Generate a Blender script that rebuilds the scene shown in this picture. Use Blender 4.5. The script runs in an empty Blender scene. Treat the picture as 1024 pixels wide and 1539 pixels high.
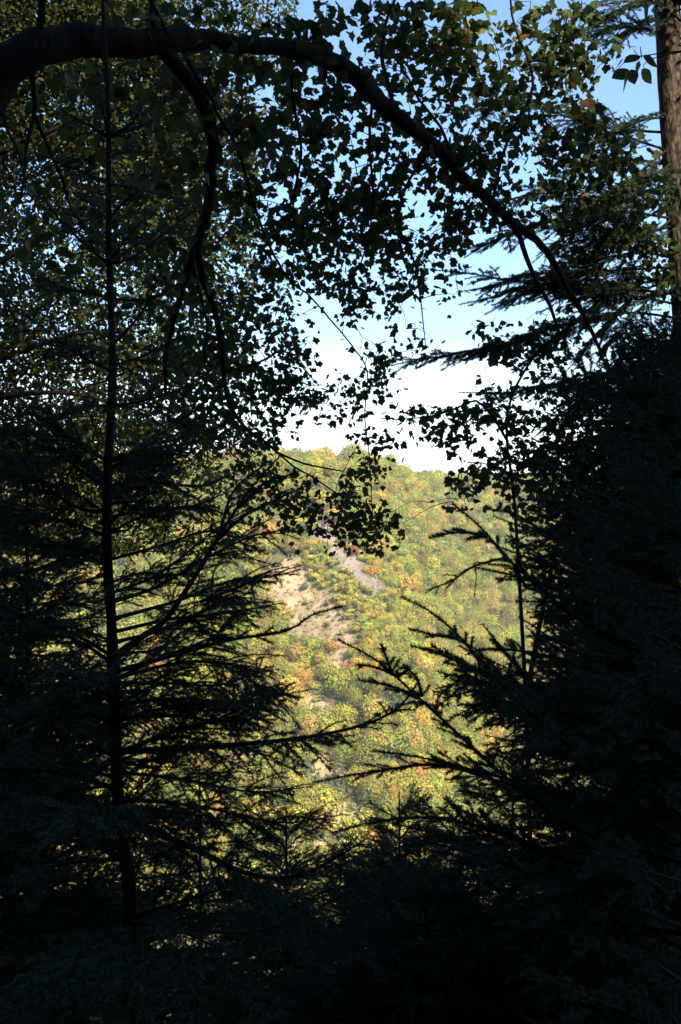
import bpy, math, random
import numpy as np
from mathutils import Vector, Matrix

SC = bpy.context.scene
COL = SC.collection
rng = np.random.default_rng(7)
random.seed(7)
R = math.radians

# ------------------------------------------------------------------ camera
F = 1650.0                      # focal length in photograph pixels
W, H = 1024.0, 1539.0
EYE = np.array([0.0, 0.0, 1.6])

def P(u, v, d):
    """world point seen at photograph pixel (u, v), d metres ahead"""
    return np.array([(u - W / 2) / F * d, d, EYE[2] - (v - H / 2) / F * d])

def proj(p):
    p = np.asarray(p, float)
    d = np.maximum(p[..., 1], 0.05)
    return p[..., 0] / d * F + W / 2, H / 2 - (p[..., 2] - EYE[2]) / d * F

cam = bpy.data.cameras.new('camera')
cam.sensor_fit = 'VERTICAL'
cam.angle_y = 2 * math.atan(H / 2 / F)
cam.clip_start = 0.05
cam.clip_end = 6000
co = bpy.data.objects.new('camera', cam)
co.location = EYE
co.rotation_euler = (R(90), 0, 0)
COL.objects.link(co)
SC.camera = co

# ------------------------------------------------------------------ light
SUN_EL, SUN_AZ = R(36), R(152)          # azimuth clockwise from +Y: behind the camera, a little to its right
sdir = Vector((math.sin(SUN_AZ) * math.cos(SUN_EL), math.cos(SUN_AZ) * math.cos(SUN_EL), math.sin(SUN_EL)))
sl = bpy.data.lights.new('sun', 'SUN')
sl.energy = 5.0
sl.angle = R(0.5)
sl.color = (1.0, 0.90, 0.70)
so = bpy.data.objects.new('sun', sl)
so.rotation_euler = sdir.to_track_quat('Z', 'Y').to_euler()
so.location = (0, -20, 40)
COL.objects.link(so)

wd = bpy.data.worlds.new('World')
SC.world = wd
wd.use_nodes = True
nt = wd.node_tree
bg = nt.nodes['Background']
sky = nt.nodes.new('ShaderNodeTexSky')
sky.sky_type = 'NISHITA'
sky.sun_disc = False
sky.sun_elevation = SUN_EL
sky.sun_rotation = SUN_AZ
sky.air_density = 1.15
sky.dust_density = 0.2
sky.ozone_density = 0.8
# thin high cloud: a soft white veil that thickens towards the horizon
tc = nt.nodes.new('ShaderNodeTexCoord')
mp = nt.nodes.new('ShaderNodeMapping')
mp.inputs['Scale'].default_value = (1.6, 1.6, 7.0)
nz = nt.nodes.new('ShaderNodeTexNoise')
nz.inputs['Scale'].default_value = 1.7
nz.inputs['Detail'].default_value = 5
nz.inputs['Roughness'].default_value = 0.55
sep = nt.nodes.new('ShaderNodeSeparateXYZ')
mr = nt.nodes.new('ShaderNodeMapRange')
mr.inputs['From Min'].default_value = 0.30
mr.inputs['From Max'].default_value = 0.02
mr.inputs['To Min'].default_value = -1.55
mr.inputs['To Max'].default_value = 0.50
ad = nt.nodes.new('ShaderNodeMath'); ad.operation = 'ADD'; ad.use_clamp = True
mx = nt.nodes.new('ShaderNodeMix'); mx.data_type = 'RGBA'
mx.inputs['B'].default_value = (9.5, 9.7, 10.0, 1)
L = nt.links
L.new(tc.outputs['Generated'], mp.inputs['Vector'])
L.new(mp.outputs['Vector'], nz.inputs['Vector'])
L.new(tc.outputs['Generated'], sep.inputs[0])
L.new(sep.outputs['Z'], mr.inputs['Value'])
L.new(mr.outputs['Result'], ad.inputs[0])
L.new(nz.outputs['Fac'], ad.inputs[1])
L.new(ad.outputs[0], mx.inputs['Factor'])
wb = nt.nodes.new('ShaderNodeMix'); wb.data_type = 'RGBA'; wb.blend_type = 'MULTIPLY'; wb.inputs['Factor'].default_value = 1
wb.inputs['B'].default_value = (0.80, 1.0, 1.22, 1)            # the camera's white balance for the blue of the sky
L.new(sky.outputs['Color'], wb.inputs['A'])
L.new(wb.outputs['Result'], mx.inputs['A'])
L.new(mx.outputs['Result'], bg.inputs['Color'])
bg.inputs['Strength'].default_value = 0.066

SC.view_settings.view_transform = 'Standard'
SC.view_settings.look = 'None'
SC.view_settings.exposure = 1.76
SC.view_settings.gamma = 1.0
SC.cycles.max_bounces = 6
SC.cycles.diffuse_bounces = 3
SC.cycles.transmission_bounces = 4
SC.cycles.transparent_max_bounces = 4

# ------------------------------------------------------------------ materials
def newmat(name):
    m = bpy.data.materials.new(name)
    m.use_nodes = True
    return m, m.node_tree, m.node_tree.nodes['Principled BSDF']

def leaf_mat(name, translucent, rough=0.55, vary=0.35, scale=9.0, spec=0.3):
    """base colour from the 'tint' attribute (each leaf's own colour) with mottling; light also passes through the blade"""
    m, t, b = newmat(name)
    at = t.nodes.new('ShaderNodeAttribute'); at.attribute_name = 'tint'
    n = t.nodes.new('ShaderNodeTexNoise'); n.inputs['Scale'].default_value = scale; n.inputs['Detail'].default_value = 3
    tcn = t.nodes.new('ShaderNodeTexCoord')
    r = t.nodes.new('ShaderNodeMapRange')
    r.inputs['To Min'].default_value = 1 - vary; r.inputs['To Max'].default_value = 1 + vary
    mul = t.nodes.new('ShaderNodeMix'); mul.data_type = 'RGBA'; mul.blend_type = 'MULTIPLY'; mul.inputs['Factor'].default_value = 1
    t.links.new(tcn.outputs['Object'], n.inputs['Vector'])
    t.links.new(n.outputs['Fac'], r.inputs['Value'])
    t.links.new(at.outputs['Color'], mul.inputs['A'])
    t.links.new(r.outputs['Result'], mul.inputs['B'])
    t.links.new(mul.outputs['Result'], b.inputs['Base Color'])
    b.inputs['Roughness'].default_value = rough
    b.inputs['Specular IOR Level'].default_value = spec
    if translucent > 0:
        tr = t.nodes.new('ShaderNodeBsdfTranslucent')
        ms = t.nodes.new('ShaderNodeMixShader'); ms.inputs['Fac'].default_value = translucent
        t.links.new(mul.outputs['Result'], tr.inputs['Color'])
        t.links.new(b.outputs[0], ms.inputs[1]); t.links.new(tr.outputs[0], ms.inputs[2])
        t.links.new(ms.outputs[0], t.nodes['Material Output'].inputs['Surface'])
    return m

def bark_mat(name, dark, light, scale=14.0, bump=0.6, stretch=4.0):
    m, t, b = newmat(name)
    tcn = t.nodes.new('ShaderNodeTexCoord')
    mpn = t.nodes.new('ShaderNodeMapping'); mpn.inputs['Scale'].default_value = (1, 1, 1 / stretch)
    vo = t.nodes.new('ShaderNodeTexVoronoi'); vo.inputs['Scale'].default_value = scale * 1.6; vo.feature = 'DISTANCE_TO_EDGE'
    n = t.nodes.new('ShaderNodeTexNoise'); n.inputs['Scale'].default_value = scale; n.inputs['Detail'].default_value = 7; n.inputs['Roughness'].default_value = 0.65
    rp = t.nodes.new('ShaderNodeValToRGB')
    rp.color_ramp.elements[0].position = 0.46; rp.color_ramp.elements[0].color = (*dark, 1)
    rp.color_ramp.elements[1].position = 0.78; rp.color_ramp.elements[1].color = (*light, 1)
    mxn = t.nodes.new('ShaderNodeMath'); mxn.operation = 'MULTIPLY_ADD'; mxn.inputs[1].default_value = 0.5
    bp = t.nodes.new('ShaderNodeBump'); bp.inputs['Strength'].default_value = bump; bp.inputs['Distance'].default_value = 0.02
    t.links.new(tcn.outputs['Object'], mpn.inputs['Vector'])
    t.links.new(mpn.outputs['Vector'], n.inputs['Vector']); t.links.new(mpn.outputs['Vector'], vo.inputs['Vector'])
    t.links.new(vo.outputs['Distance'], mxn.inputs[0]); t.links.new(n.outputs['Fac'], mxn.inputs[2])
    t.links.new(mxn.outputs[0], bp.inputs['Height']); t.links.new(mxn.outputs[0], rp.inputs['Fac'])
    t.links.new(rp.outputs['Color'], b.inputs['Base Color']); t.links.new(bp.outputs['Normal'], b.inputs['Normal'])
    b.inputs['Roughness'].default_value = 0.9
    b.inputs['Specular IOR Level'].default_value = 0.15
    return m

M_LEAF = leaf_mat('maple_leaf', 0.45, spec=0.12)
M_LEAF_BACK = leaf_mat('small_leaf', 0.55, spec=0.15)
M_NEEDLE = leaf_mat('spruce_needle', 0.0, rough=0.7, spec=0.08)
M_FAR = leaf_mat('hillside_leaf', 0.45, rough=0.8, vary=0.25, scale=0.35, spec=0.05)
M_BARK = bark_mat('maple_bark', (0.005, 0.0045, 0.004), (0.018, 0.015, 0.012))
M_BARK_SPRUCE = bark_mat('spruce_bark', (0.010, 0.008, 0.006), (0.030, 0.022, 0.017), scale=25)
M_BARK_BROWN = bark_mat('brown_bark', (0.014, 0.010, 0.008), (0.098, 0.074, 0.056), scale=22, bump=0.9, stretch=2.5)
M_BARK_FAR = bark_mat('grey_trunk', (0.10, 0.085, 0.07), (0.28, 0.24, 0.20), scale=2)

# ------------------------------------------------------------------ mesh collecting
class MB:
    """collects polygons and links them as ONE mesh object"""
    def __init__(s):
        s.v, s.c, s.f, s.n = [], [], {3: [], 4: []}, 0
    def add(s, verts, faces, col=(0.02, 0.02, 0.02)):
        verts = np.asarray(verts, np.float32).reshape(-1, 3)
        faces = np.asarray(faces, np.int64)
        s.v.append(verts)
        c = np.asarray(col, np.float32)
        s.c.append(np.broadcast_to(c, verts.shape) if c.ndim == 1 else c)
        s.f[faces.shape[1]].append(faces + s.n)
        s.n += len(verts)
    def tube(s, pts, rad, sides=7, col=(0.02, 0.02, 0.02), rough=0.0):
        pts = np.asarray(pts, float); n = len(pts)
        rad = np.broadcast_to(np.asarray(rad, float), (n,)).copy()
        t = np.gradient(pts, axis=0); t /= np.linalg.norm(t, axis=1)[:, None] + 1e-9
        ref = np.array([0.13, 0.97, 0.21]); 
        if abs(t[0] @ ref) > 0.9: ref = np.array([1.0, 0.1, 0.2])
        a = np.cross(t, ref); a /= np.linalg.norm(a, axis=1)[:, None] + 1e-9
        b = np.cross(t, a)
        ang = np.arange(sides) / sides * 2 * np.pi
        rr = rad[:, None] * (1 + (rough * rng.normal(size=(n, sides)) if rough else 0))
        ring = pts[:, None] + rr[..., None] * (np.cos(ang)[None, :, None] * a[:, None] + np.sin(ang)[None, :, None] * b[:, None])
        idx = np.arange(n * sides).reshape(n, sides)
        q = np.stack([idx[:-1], np.roll(idx, -1, 1)[:-1], np.roll(idx, -1, 1)[1:], idx[1:]], -1).reshape(-1, 4)
        s.add(ring.reshape(-1, 3), q, col)
        tip = pts[-1] + t[-1] * rad[-1]
        k = np.concatenate([ring[-1], tip[None]])
        s.add(k, [[i, (i + 1) % sides, sides] for i in range(sides)], col)
    def mesh(s, name, mat, smooth=False):
        me = bpy.data.meshes.new(name)
        v = np.concatenate(s.v)
        me.vertices.add(len(v)); me.vertices.foreach_set('co', v.ravel())
        loops, starts, k = [], [], 0
        for sz in (3, 4):
            if s.f[sz]:
                f = np.concatenate(s.f[sz])
                loops.append(f.ravel()); starts.append(k + np.arange(len(f)) * sz); k += f.size
        loops = np.concatenate(loops); starts = np.concatenate(starts)
        me.loops.add(len(loops)); me.loops.foreach_set('vertex_index', loops.astype(np.int32))
        me.polygons.add(len(starts)); me.polygons.foreach_set('loop_start', starts.astype(np.int32))
        c = np.ones((len(v), 4), np.float32); c[:, :3] = np.concatenate(s.c)
        at = me.color_attributes.new('tint', 'FLOAT_COLOR', 'POINT')
        at.data.foreach_set('color', c.ravel())
        if smooth: me.polygons.foreach_set('use_smooth', np.ones(len(starts), bool))
        me.update(calc_edges=True); me.validate()
        me.materials.append(mat)
        return me
    def build(s, name, mat, parent=None, smooth=False, origin=None):
        if origin is not None:
            s.v = [v - np.asarray(origin, np.float32) for v in s.v]
        o = bpy.data.objects.new(name, s.mesh(name, mat, smooth))
        COL.objects.link(o)
        if parent is not None: o.parent = parent
        return o

def tag(o, label, cat, group=None, kind=None):
    if label: o['label'] = label
    if cat: o['category'] = cat
    if group: o['group'] = group
    if kind: o['kind'] = kind
    return o

def empty(name, loc, label, cat, group=None):
    o = bpy.data.objects.new(name, None)
    o.location = loc; o.empty_display_size = 0.2
    COL.objects.link(o)
    return tag(o, label, cat, group)

def smooth_line(pts, step):
    """Catmull-Rom through pts, resampled at about step metres"""
    p = np.asarray(pts, float)
    q = np.concatenate([[2 * p[0] - p[1]], p, [2 * p[-1] - p[-2]]])
    out = []
    for i in range(1, len(q) - 2):
        n = max(2, int(np.linalg.norm(q[i + 1] - q[i]) / step))
        t = np.linspace(0, 1, n, endpoint=False)[:, None]
        out.append(0.5 * (2 * q[i] + (q[i + 1] - q[i - 1]) * t + (2 * q[i - 1] - 5 * q[i] + 4 * q[i + 1] - q[i + 2]) * t ** 2
                          + (3 * q[i] - q[i - 1] - 3 * q[i + 1] + q[i + 2]) * t ** 3))
    out.append(p[-1:])
    return np.concatenate(out)

# ------------------------------------------------------------------ terrain
def vnoise(x, y, s, seed=0):
    x = np.asarray(x, float) / s + seed * 17.3; y = np.asarray(y, float) / s - seed * 9.1
    xi, yi = np.floor(x), np.floor(y); fx, fy = x - xi, y - yi
    fx = fx * fx * (3 - 2 * fx); fy = fy * fy * (3 - 2 * fy)
    def hsh(a, b):
        k = np.sin(a * 127.1 + b * 311.7 + seed * 74.7) * 43758.5453
        return k - np.floor(k)
    return ((hsh(xi, yi) * (1 - fx) + hsh(xi + 1, yi) * fx) * (1 - fy) + (hsh(xi, yi + 1) * (1 - fx) + hsh(xi + 1, yi + 1) * fx) * fy) - 0.5

def sstep(t):
    t = np.clip(t, 0, 1); return t * t * (3 - 2 * t)

CREST_BACK = 128.0
def ground(x, y):
    x = np.asarray(x, float); y = np.asarray(y, float)
    s = sstep((x - 6) / 56)
    off = 150 * s + 14 * sstep((-40 - x) / 60)
    crest = CREST_BACK - 68 * np.exp(-((0.883 * x + 0.469 * y - 5.0) / 1.9) ** 4) + 4 * vnoise(x, y * 0, 9, 21)     # unseen notch added in the slope behind to let a sun beam in
    near = np.where(y > 0, -0.64 * y, 0.98 * np.minimum(-y, crest))
    t = (y - 225 - off) / 240
    top = 127.5 - 6.5 * s - 5 * sstep((-30 - x) / 60)
    up = np.where(t < 1, top * np.clip(t, 0, 1) ** 0.92, top - 0.06 * np.minimum((t - 1) * 240, 150))
    # the spur: a rib that stands out from the slope and runs down to the right
    ribx = -14 + (465 - y) * 0.20
    rib = 9 * np.exp(-((x - ribx) / 17) ** 2) * sstep((y - 250) / 60) * sstep((470 - y) / 40)
    far = -108 + up + rib + 7 * vnoise(x, y, 70, 1) * sstep(t * 4) + 4 * vnoise(x, y, 24, 2) * sstep(t * 4)
    k = 6.0
    z = np.where(y > 120, np.maximum(near, far) + k * np.exp(-np.abs(near - far) / k) * 0.5, near)
    return z + 0.25 * vnoise(x, y, 2.5, 3) * (np.hypot(x, y) > 1.5)

def ray_ground(u, v, dmin=200, dmax=800):
    d = np.linspace(dmin, dmax, 1600)
    x = (u - W / 2) / F * d; z = EYE[2] - (v - H / 2) / F * d
    hit = np.nonzero(z < ground(x, d))[0]
    if not len(hit): return None
    i = hit[0]
    return np.array([x[i], d[i], ground(x[i], d[i])])

def in_poly(u, v, poly):
    u = np.asarray(u); v = np.asarray(v); ins = np.zeros(u.shape, bool); j = len(poly) - 1
    for i in range(len(poly)):
        (xi, yi), (xj, yj) = poly[i], poly[j]
        c = ((yi > v) != (yj > v)) & (u < (xj - xi) * (v - yi) / (yj - yi + 1e-9) + xi)
        ins ^= c; j = i
    return ins

# clearings on the far slope: outlines found on the ground where the photograph shows bare rock
TAN = [[(388, 856), (430, 832), (458, 842), (474, 876), (506, 904), (530, 940), (536, 985), (520, 1016), (500, 1016), (480, 975), (446, 962), (408, 922)],
       [(440, 1062), (470, 1040), (505, 1048), (515, 1085), (480, 1102)], [(455, 1150), (515, 1132), (530, 1180), (478, 1206)],
       [(70, 806), (110, 806), (114, 842), (74, 844)], [(326, 1130), (378, 1110), (392, 1195), (340, 1215)], [(490, 1215), (540, 1200), (545, 1245), (500, 1255)],
       [(380, 1285), (480, 1270), (500, 1305), (390, 1320)], [(640, 950), (668, 950), (676, 985), (645, 985)]]
GREY = [[(462, 780), (492, 774), (514, 812), (547, 852), (584, 894), (566, 904), (526, 864), (494, 832), (468, 808)]]
def bare(x, y, z):
    u, v = proj(np.stack([x, y, z], -1))
    u = u + 22 * vnoise(x, y, 5, 5) + 12 * vnoise(x, y, 2, 51); v = v + 22 * vnoise(x, y, 5, 6) + 12 * vnoise(x, y, 2, 52)
    t = np.zeros(u.shape); g = np.zeros(u.shape)
    for p in TAN: t = np.maximum(t, in_poly(u, v, p))
    for p in GREY: g = np.maximum(g, in_poly(u, v, p))
    ok = (y > 240) & (y < 480)
    brk = vnoise(x, y, 8, 61) + 0.7 * vnoise(x, y, 3.5, 62) > -0.52          # growth breaks the bare patches up
    return t * ok * brk, g * ok * brk

gx = np.unique(np.concatenate([np.linspace(-900, -220, 18), np.arange(-220, -120, 8), np.arange(-120, 130, 1.6), np.arange(130, 260, 8), np.linspace(260, 900, 18)]))
gy = np.unique(np.concatenate([np.linspace(-400, -140, 10), np.arange(-140, 30, 2.0), np.arange(30, 240, 8), np.arange(240, 480, 1.6), np.arange(480, 760, 7), np.linspace(760, 1400, 14)]))
GX, GY = np.meshgrid(gx, gy)
GZ = ground(GX, GY)
tm, gm = bare(GX, GY, GZ)
c = np.zeros(GX.shape + (3,), np.float32)
n1 = vnoise(GX, GY, 6, 8); n2 = vnoise(GX, GY, 3, 9)
c[:] = np.array([0.10, 0.10, 0.04])
c += (n1 * 0.04)[..., None]
tan = np.array([0.30, 0.230, 0.145]) * (1 + 0.7 * n2[..., None]); tan = tan * (1 - 0.12 * (n1[..., None] > 0.15))
gry = np.array([0.205, 0.165, 0.15]) * (1 + 0.5 * n2[..., None])
c = c * (1 - tm[..., None]) + tan * tm[..., None]
c = c * (1 - gm[..., None]) + gry * gm[..., None]
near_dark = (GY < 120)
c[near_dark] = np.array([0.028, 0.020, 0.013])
ix = np.arange(GX.size).reshape(GX.shape)
q = np.stack([ix[:-1, :-1], ix[:-1, 1:], ix[1:, 1:], ix[1:, :-1]], -1).reshape(-1, 4)
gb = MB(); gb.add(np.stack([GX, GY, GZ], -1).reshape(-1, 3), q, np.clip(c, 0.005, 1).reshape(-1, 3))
m_ground, t_, b_ = newmat('slope_ground')
at_ = t_.nodes.new('ShaderNodeAttribute'); at_.attribute_name = 'tint'
n_ = t_.nodes.new('ShaderNodeTexNoise'); n_.inputs['Scale'].default_value = 0.9; n_.inputs['Detail'].default_value = 8; n_.inputs['Roughness'].default_value = 0.7
tc_ = t_.nodes.new('ShaderNodeTexCoord'); r_ = t_.nodes.new('ShaderNodeMapRange'); r_.inputs['To Min'].default_value = 0.45; r_.inputs['To Max'].default_value = 1.55
mu_ = t_.nodes.new('ShaderNodeMix'); mu_.data_type = 'RGBA'; mu_.blend_type = 'MULTIPLY'; mu_.inputs['Factor'].default_value = 1
bp_ = t_.nodes.new('ShaderNodeBump'); bp_.inputs['Strength'].default_value = 0.8; bp_.inputs['Distance'].default_value = 1.0
for a_, b2 in ((tc_.outputs['Object'], n_.inputs['Vector']), (n_.outputs['Fac'], r_.inputs['Value']), (at_.outputs['Color'], mu_.inputs['A']),
               (r_.outputs['Result'], mu_.inputs['B']), (mu_.outputs['Result'], b_.inputs['Base Color']), (n_.outputs['Fac'], bp_.inputs['Height']), (bp_.outputs['Normal'], b_.inputs['Normal'])):
    t_.links.new(a_, b2)
b_.inputs['Roughness'].default_value = 0.95; b_.inputs['Specular IOR Level'].default_value = 0.05
g_obj = gb.build('ground', m_ground, smooth=True)
tag(g_obj, 'steep wooded valley ground with bare tan and grey scree patches', None, kind='structure')

# ------------------------------------------------------------------ the wood on the far slope
def crown_faces(mb, base, height, radius, col, nface, conifer=False, fine=1.0):
    """leaf-clump faces spread through one or many crowns; arrays in, one block of quads out"""
    base = np.atleast_2d(base); n = len(base)
    height = np.broadcast_to(height, n); radius = np.broadcast_to(radius, n); col = np.broadcast_to(col, (n, 3))
    k = np.repeat(np.arange(n), nface); m = len(k)
    d = rng.normal(size=(m, 3)); d /= np.linalg.norm(d, axis=1)[:, None]
    if conifer:
        t = 1 - np.sqrt(rng.random(m))
        r = radius[k] * (1 - t * 0.97) * np.sqrt(rng.random(m)) * 1.1
        a = rng.random(m) * 6.2832
        p = base[k] + np.stack([r * np.cos(a), r * np.sin(a), (0.08 + 0.95 * (1 - (1 - t))) * height[k]], -1)
        d = np.stack([np.cos(a), np.sin(a), np.full(m, 0.5)], -1)
        size = (0.13 + 0.10 * rng.random(m)) * radius[k] * (1.15 - t)
    else:
        # each crown is a handful of lobes
        nl = 7
        lobe = rng.normal(size=(n, nl, 3)); lobe /= np.linalg.norm(lobe, axis=2)[..., None]
        lobe[..., 2] = np.abs(lobe[..., 2]) * 0.9 - 0.15
        li = rng.integers(0, nl, m)
        lobe *= rng.uniform(0.45, 1.15, (n, nl, 1)); ltone = 1 + 0.16 * rng.normal(size=(n, nl)); lhue = 0.10 * rng.normal(size=(n, nl))
        lc = lobe[k, li] * 0.60
        rr = 0.55 * (0.75 + 0.35 * rng.random(m))
        q_ = lc + d * rr[:, None]
        p = base[k] + np.stack([q_[:, 0] * radius[k], q_[:, 1] * radius[k], (0.50 + q_[:, 2] * 0.52) * height[k]], -1)
        d = d + lc * 0.5
        size = (0.085 + 0.085 * rng.random(m)) * radius[k] ** 0.6 * 1.6 * fine
    nrm = d + (0.55 if conifer else 0.32) * rng.normal(size=(m, 3)); nrm /= np.linalg.norm(nrm, axis=1)[:, None]
    a = np.cross(nrm, rng.normal(size=(m, 3))); a /= np.linalg.norm(a, axis=1)[:, None]
    b = np.cross(nrm, a)
    s = size[:, None]
    asp = (0.6 + 0.5 * rng.random(m))[:, None]
    vs = np.stack([p + a * s, p + b * s * asp, p - a * s * (0.7 + 0.5 * rng.random(m))[:, None], p - b * s * asp], 1)
    if not conifer:
        w_ = lhue[k, li][:, None]; col = col[k] * ltone[k, li][:, None] * (1 + w_ * np.array([1.0, -.4, 0])); k = np.arange(m)
    cc = col[k] * (1 + 0.09 * rng.normal(size=(m, 1))) * (1 + 0.05 * rng.normal(size=(m, 3)))
    mb.add(vs.reshape(-1, 3), np.arange(4 * m).reshape(-1, 4), np.clip(np.repeat(cc, 4, 0), 0.01, 0.9))

YG = np.array([0.340, 0.325, 0.055]); GR = np.array([0.235, 0.255, 0.050]); OL = np.array([0.34, 0.28, 0.065])
YE = np.array([0.44, 0.31, 0.055]); OR = np.array([0.46, 0.25, 0.06]); RD = np.array([0.28, 0.11, 0.06]); DG = np.array([0.085, 0.110, 0.050])
pal = np.stack([YG, GR, OL, YE, OR, DG])

# individual far trees: (u, v of the foot, height, radius, colour, conifer, name, category, label, number of faces)
FAR = [
 (437, 832, 6.5, 3.4, OR * np.array([.85, 1.1, 1]), 0, 'orange_tree', 'tree', 'orange leaved tree beside the top of the grey scree strip', 'deciduous'),
 (532, 838, 5.0, 2.0, RD * 1.1, 0, 'red_shrub', 'shrub', 'reddish shrub in the middle of the grey scree strip', 'deciduous'),
 (570, 842, 8.0, 4.6, YE, 0, 'yellow_tree', 'tree', 'broad yellow tree just right of the grey scree strip', 'deciduous'),
 (562, 868, 4.4, 2.8, OR, 0, 'orange_shrub', 'shrub', 'low salmon orange shrub at the right edge of the grey scree strip', 'deciduous'),
 (596, 896, 9.0, 6.5, YE * np.array([1.1, .95, 1]), 0, 'golden_tree', 'tree', 'largest golden orange crown to the right of the scree foot', 'deciduous'),
 (618, 806, 5.0, 4.0, OR * 0.9, 0, 'orange_tree', 'tree', 'small orange tree halfway up the right hand slope', 'deciduous'),
 (668, 797, 4.5, 4.0, YE * 1.1, 0, 'yellow_tree', 'tree', 'low bright yellow tree high on the right slope above the dark spruce tip', 'deciduous'),
 (478, 734, 7.0, 4.5, YE * 0.95, 0, 'yellow_tree', 'tree', 'yellow orange tree below the rounded hilltop and above the scree', 'deciduous'),
 (496, 985, 5.5, 3.0, YE * np.array([1.1, .85, 1]), 0, 'orange_shrub', 'shrub', 'yellow orange shrub at the foot of the tan bare patch', 'deciduous'),
 (522, 1012, 3.6, 2.4, RD * 1.2, 0, 'red_shrub', 'shrub', 'rusty red shrub below the tan bare patch beside spruce tips', 'deciduous'),
 (558, 1070, 4.6, 3.6, OR * 1.05, 0, 'orange_shrub', 'shrub', 'orange shrub low on the slope seen between two dark boughs', 'deciduous'),
 (458, 888, 3.4, 1.5, DG * 1.4, 0, 'green_shrub', 'shrub', 'small dark green shrub standing alone on the tan bare patch', 'deciduous'),
 (462, 910, 2.2, 1.5, YG, 0, 'green_shrub', 'shrub', 'tiny yellow green shrub in the middle of the tan bare patch', 'deciduous'),
 (482, 925, 2.4, 1.6, OL * 1.2, 0, 'green_shrub', 'shrub', 'pale olive shrub on the right half of the tan bare patch', 'deciduous'),
 (331, 742, 3.6, 2.4, RD * 1.15, 0, 'red_shrub', 'shrub', 'red shrub among green trees left of the hanging maple leaves', 'deciduous'),
 (423, 694, 17, 2.6, DG, 1, 'spruce_tree', 'tree', 'tallest dark spruce spire on the left skyline', 'conifer'),
 (432, 692, 12, 2.6, DG * 1.1, 1, 'spruce_tree', 'tree', 'shorter blunt spruce right beside the tallest skyline spire', 'conifer'),
 (451, 692, 14.5, 2.4, DG, 1, 'spruce_tree', 'tree', 'lone dark spruce spire on the skyline above the thin bare twig', 'conifer'),
 (403, 696, 12.5, 2.4, DG * 1.2, 1, 'spruce_tree', 'tree', 'leftmost spruce tip on the skyline beside the maple leaves', 'conifer'),
 (605, 735, 9.5, 2.4, DG * 1.2, 1, 'spruce_tree', 'tree', 'spruce standing up at the dip between the two hills', 'conifer'),
 (676, 770, 12, 3.6, DG * 1.25, 1, 'spruce_tree', 'tree', 'dark blue green spruce below the right hand skyline', 'conifer'),
 (626, 748, 10, 3.0, DG * 1.3, 1, 'spruce_tree', 'tree', 'dark spruce among yellow crowns right of the dip', 'conifer'),
]
far_feet = []
for (u, v, h_, r_, colr, con, name, cat, label, _k) in FAR:
    p = ray_ground(u, v)
    if p is None:                                   # foot just behind the crest
        d = 470.0 if u < 590 else 615.0
        x = (u - W / 2) / F * d
        p = np.array([x, d, ground(x, d)])
    far_feet.append((p, r_))
    root = empty(name, p - np.array([0, 0, 0.3]), label, cat, 'orange and red shrubs by the scree' if cat == 'shrub' else None)
    cb = MB(); crown_faces(cb, np.zeros(3), h_, r_, np.asarray(colr), 700, bool(con), fine=0.6); cb.build('crown', M_FAR, root)
    tb = MB(); hh = h_ * (0.85 if con else 0.55)
    tb.tube([(0, 0, -0.5), (0.1, 0, hh * .5), (0, 0.1, hh)], [0.05 * r_ + .06, 0.04 * r_ + .04, 0.03], 6)
    tb.build('trunk', M_BARK_FAR, root)

sp = 4.3
cand = np.stack(np.meshgrid(np.arange(-130, 215, sp), np.arange(235, 640, sp)), -1).reshape(-1, 2)
cand = cand + rng.uniform(-sp * .45, sp * .45, cand.shape)
z = ground(cand[:, 0], cand[:, 1])
u, v = proj(np.stack([cand[:, 0], cand[:, 1], z], -1))
tmk, gmk = bare(cand[:, 0], cand[:, 1], z)
keep = (u > -90) & (u < 1110) & (v < 1420) & (cand[:, 1] < 500 + 150 * sstep((cand[:, 0] - 6) / 56))
inb = tmk + gmk > 0.5
keep &= ~inb | (rng.random(len(inb)) < 0.45)
for p, r_ in far_feet:
    keep &= np.hypot(cand[:, 0] - p[0], cand[:, 1] - p[1]) > r_ * 0.9
cand, z, u, v, inb = cand[keep], z[keep], u[keep], v[keep], inb[keep]
n = len(cand)
reg = vnoise(cand[:, 0], cand[:, 1], 40, 11) + 0.6 * vnoise(cand[:, 0], cand[:, 1], 12, 12)
wts = np.tile(np.array([0.32, 0.44, 0.20, 0.03, 0.010, 0.08]), (n, 1))
wts[:, 3] += np.clip(reg - .1, 0, 1) * 0.4; wts[:, 4] += np.clip(reg - 0.2, 0, 1) * 0.14
wts[:, 1] += np.clip(-reg, 0, 1) * 0.9; wts[:, 5] += np.clip(-reg, 0, 1) * 0.2
wts /= wts.sum(1)[:, None]
pick = (rng.random((n, 1)) > np.cumsum(wts, 1)).sum(1).clip(0, 5)
cols = pal[pick] * (1 + 0.15 * rng.normal(size=(n, 1)))
spur = np.exp(-(((u - 515) / 85) ** 4 + ((v - 900) / 120) ** 4))         # low scrub on the spur between the clearings
hh = rng.uniform(6.0, 12.5, n) * (1 - 0.72 * spur)
rr = rng.uniform(2.6, 6.3, n) * (1 - 0.5 * spur)
hh = np.where(inb, rng.uniform(1.0, 3.0, n), hh); rr = np.where(inb, rng.uniform(0.6, 1.6, n), rr)
isc = pick == 5
mbw = MB()
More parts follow.
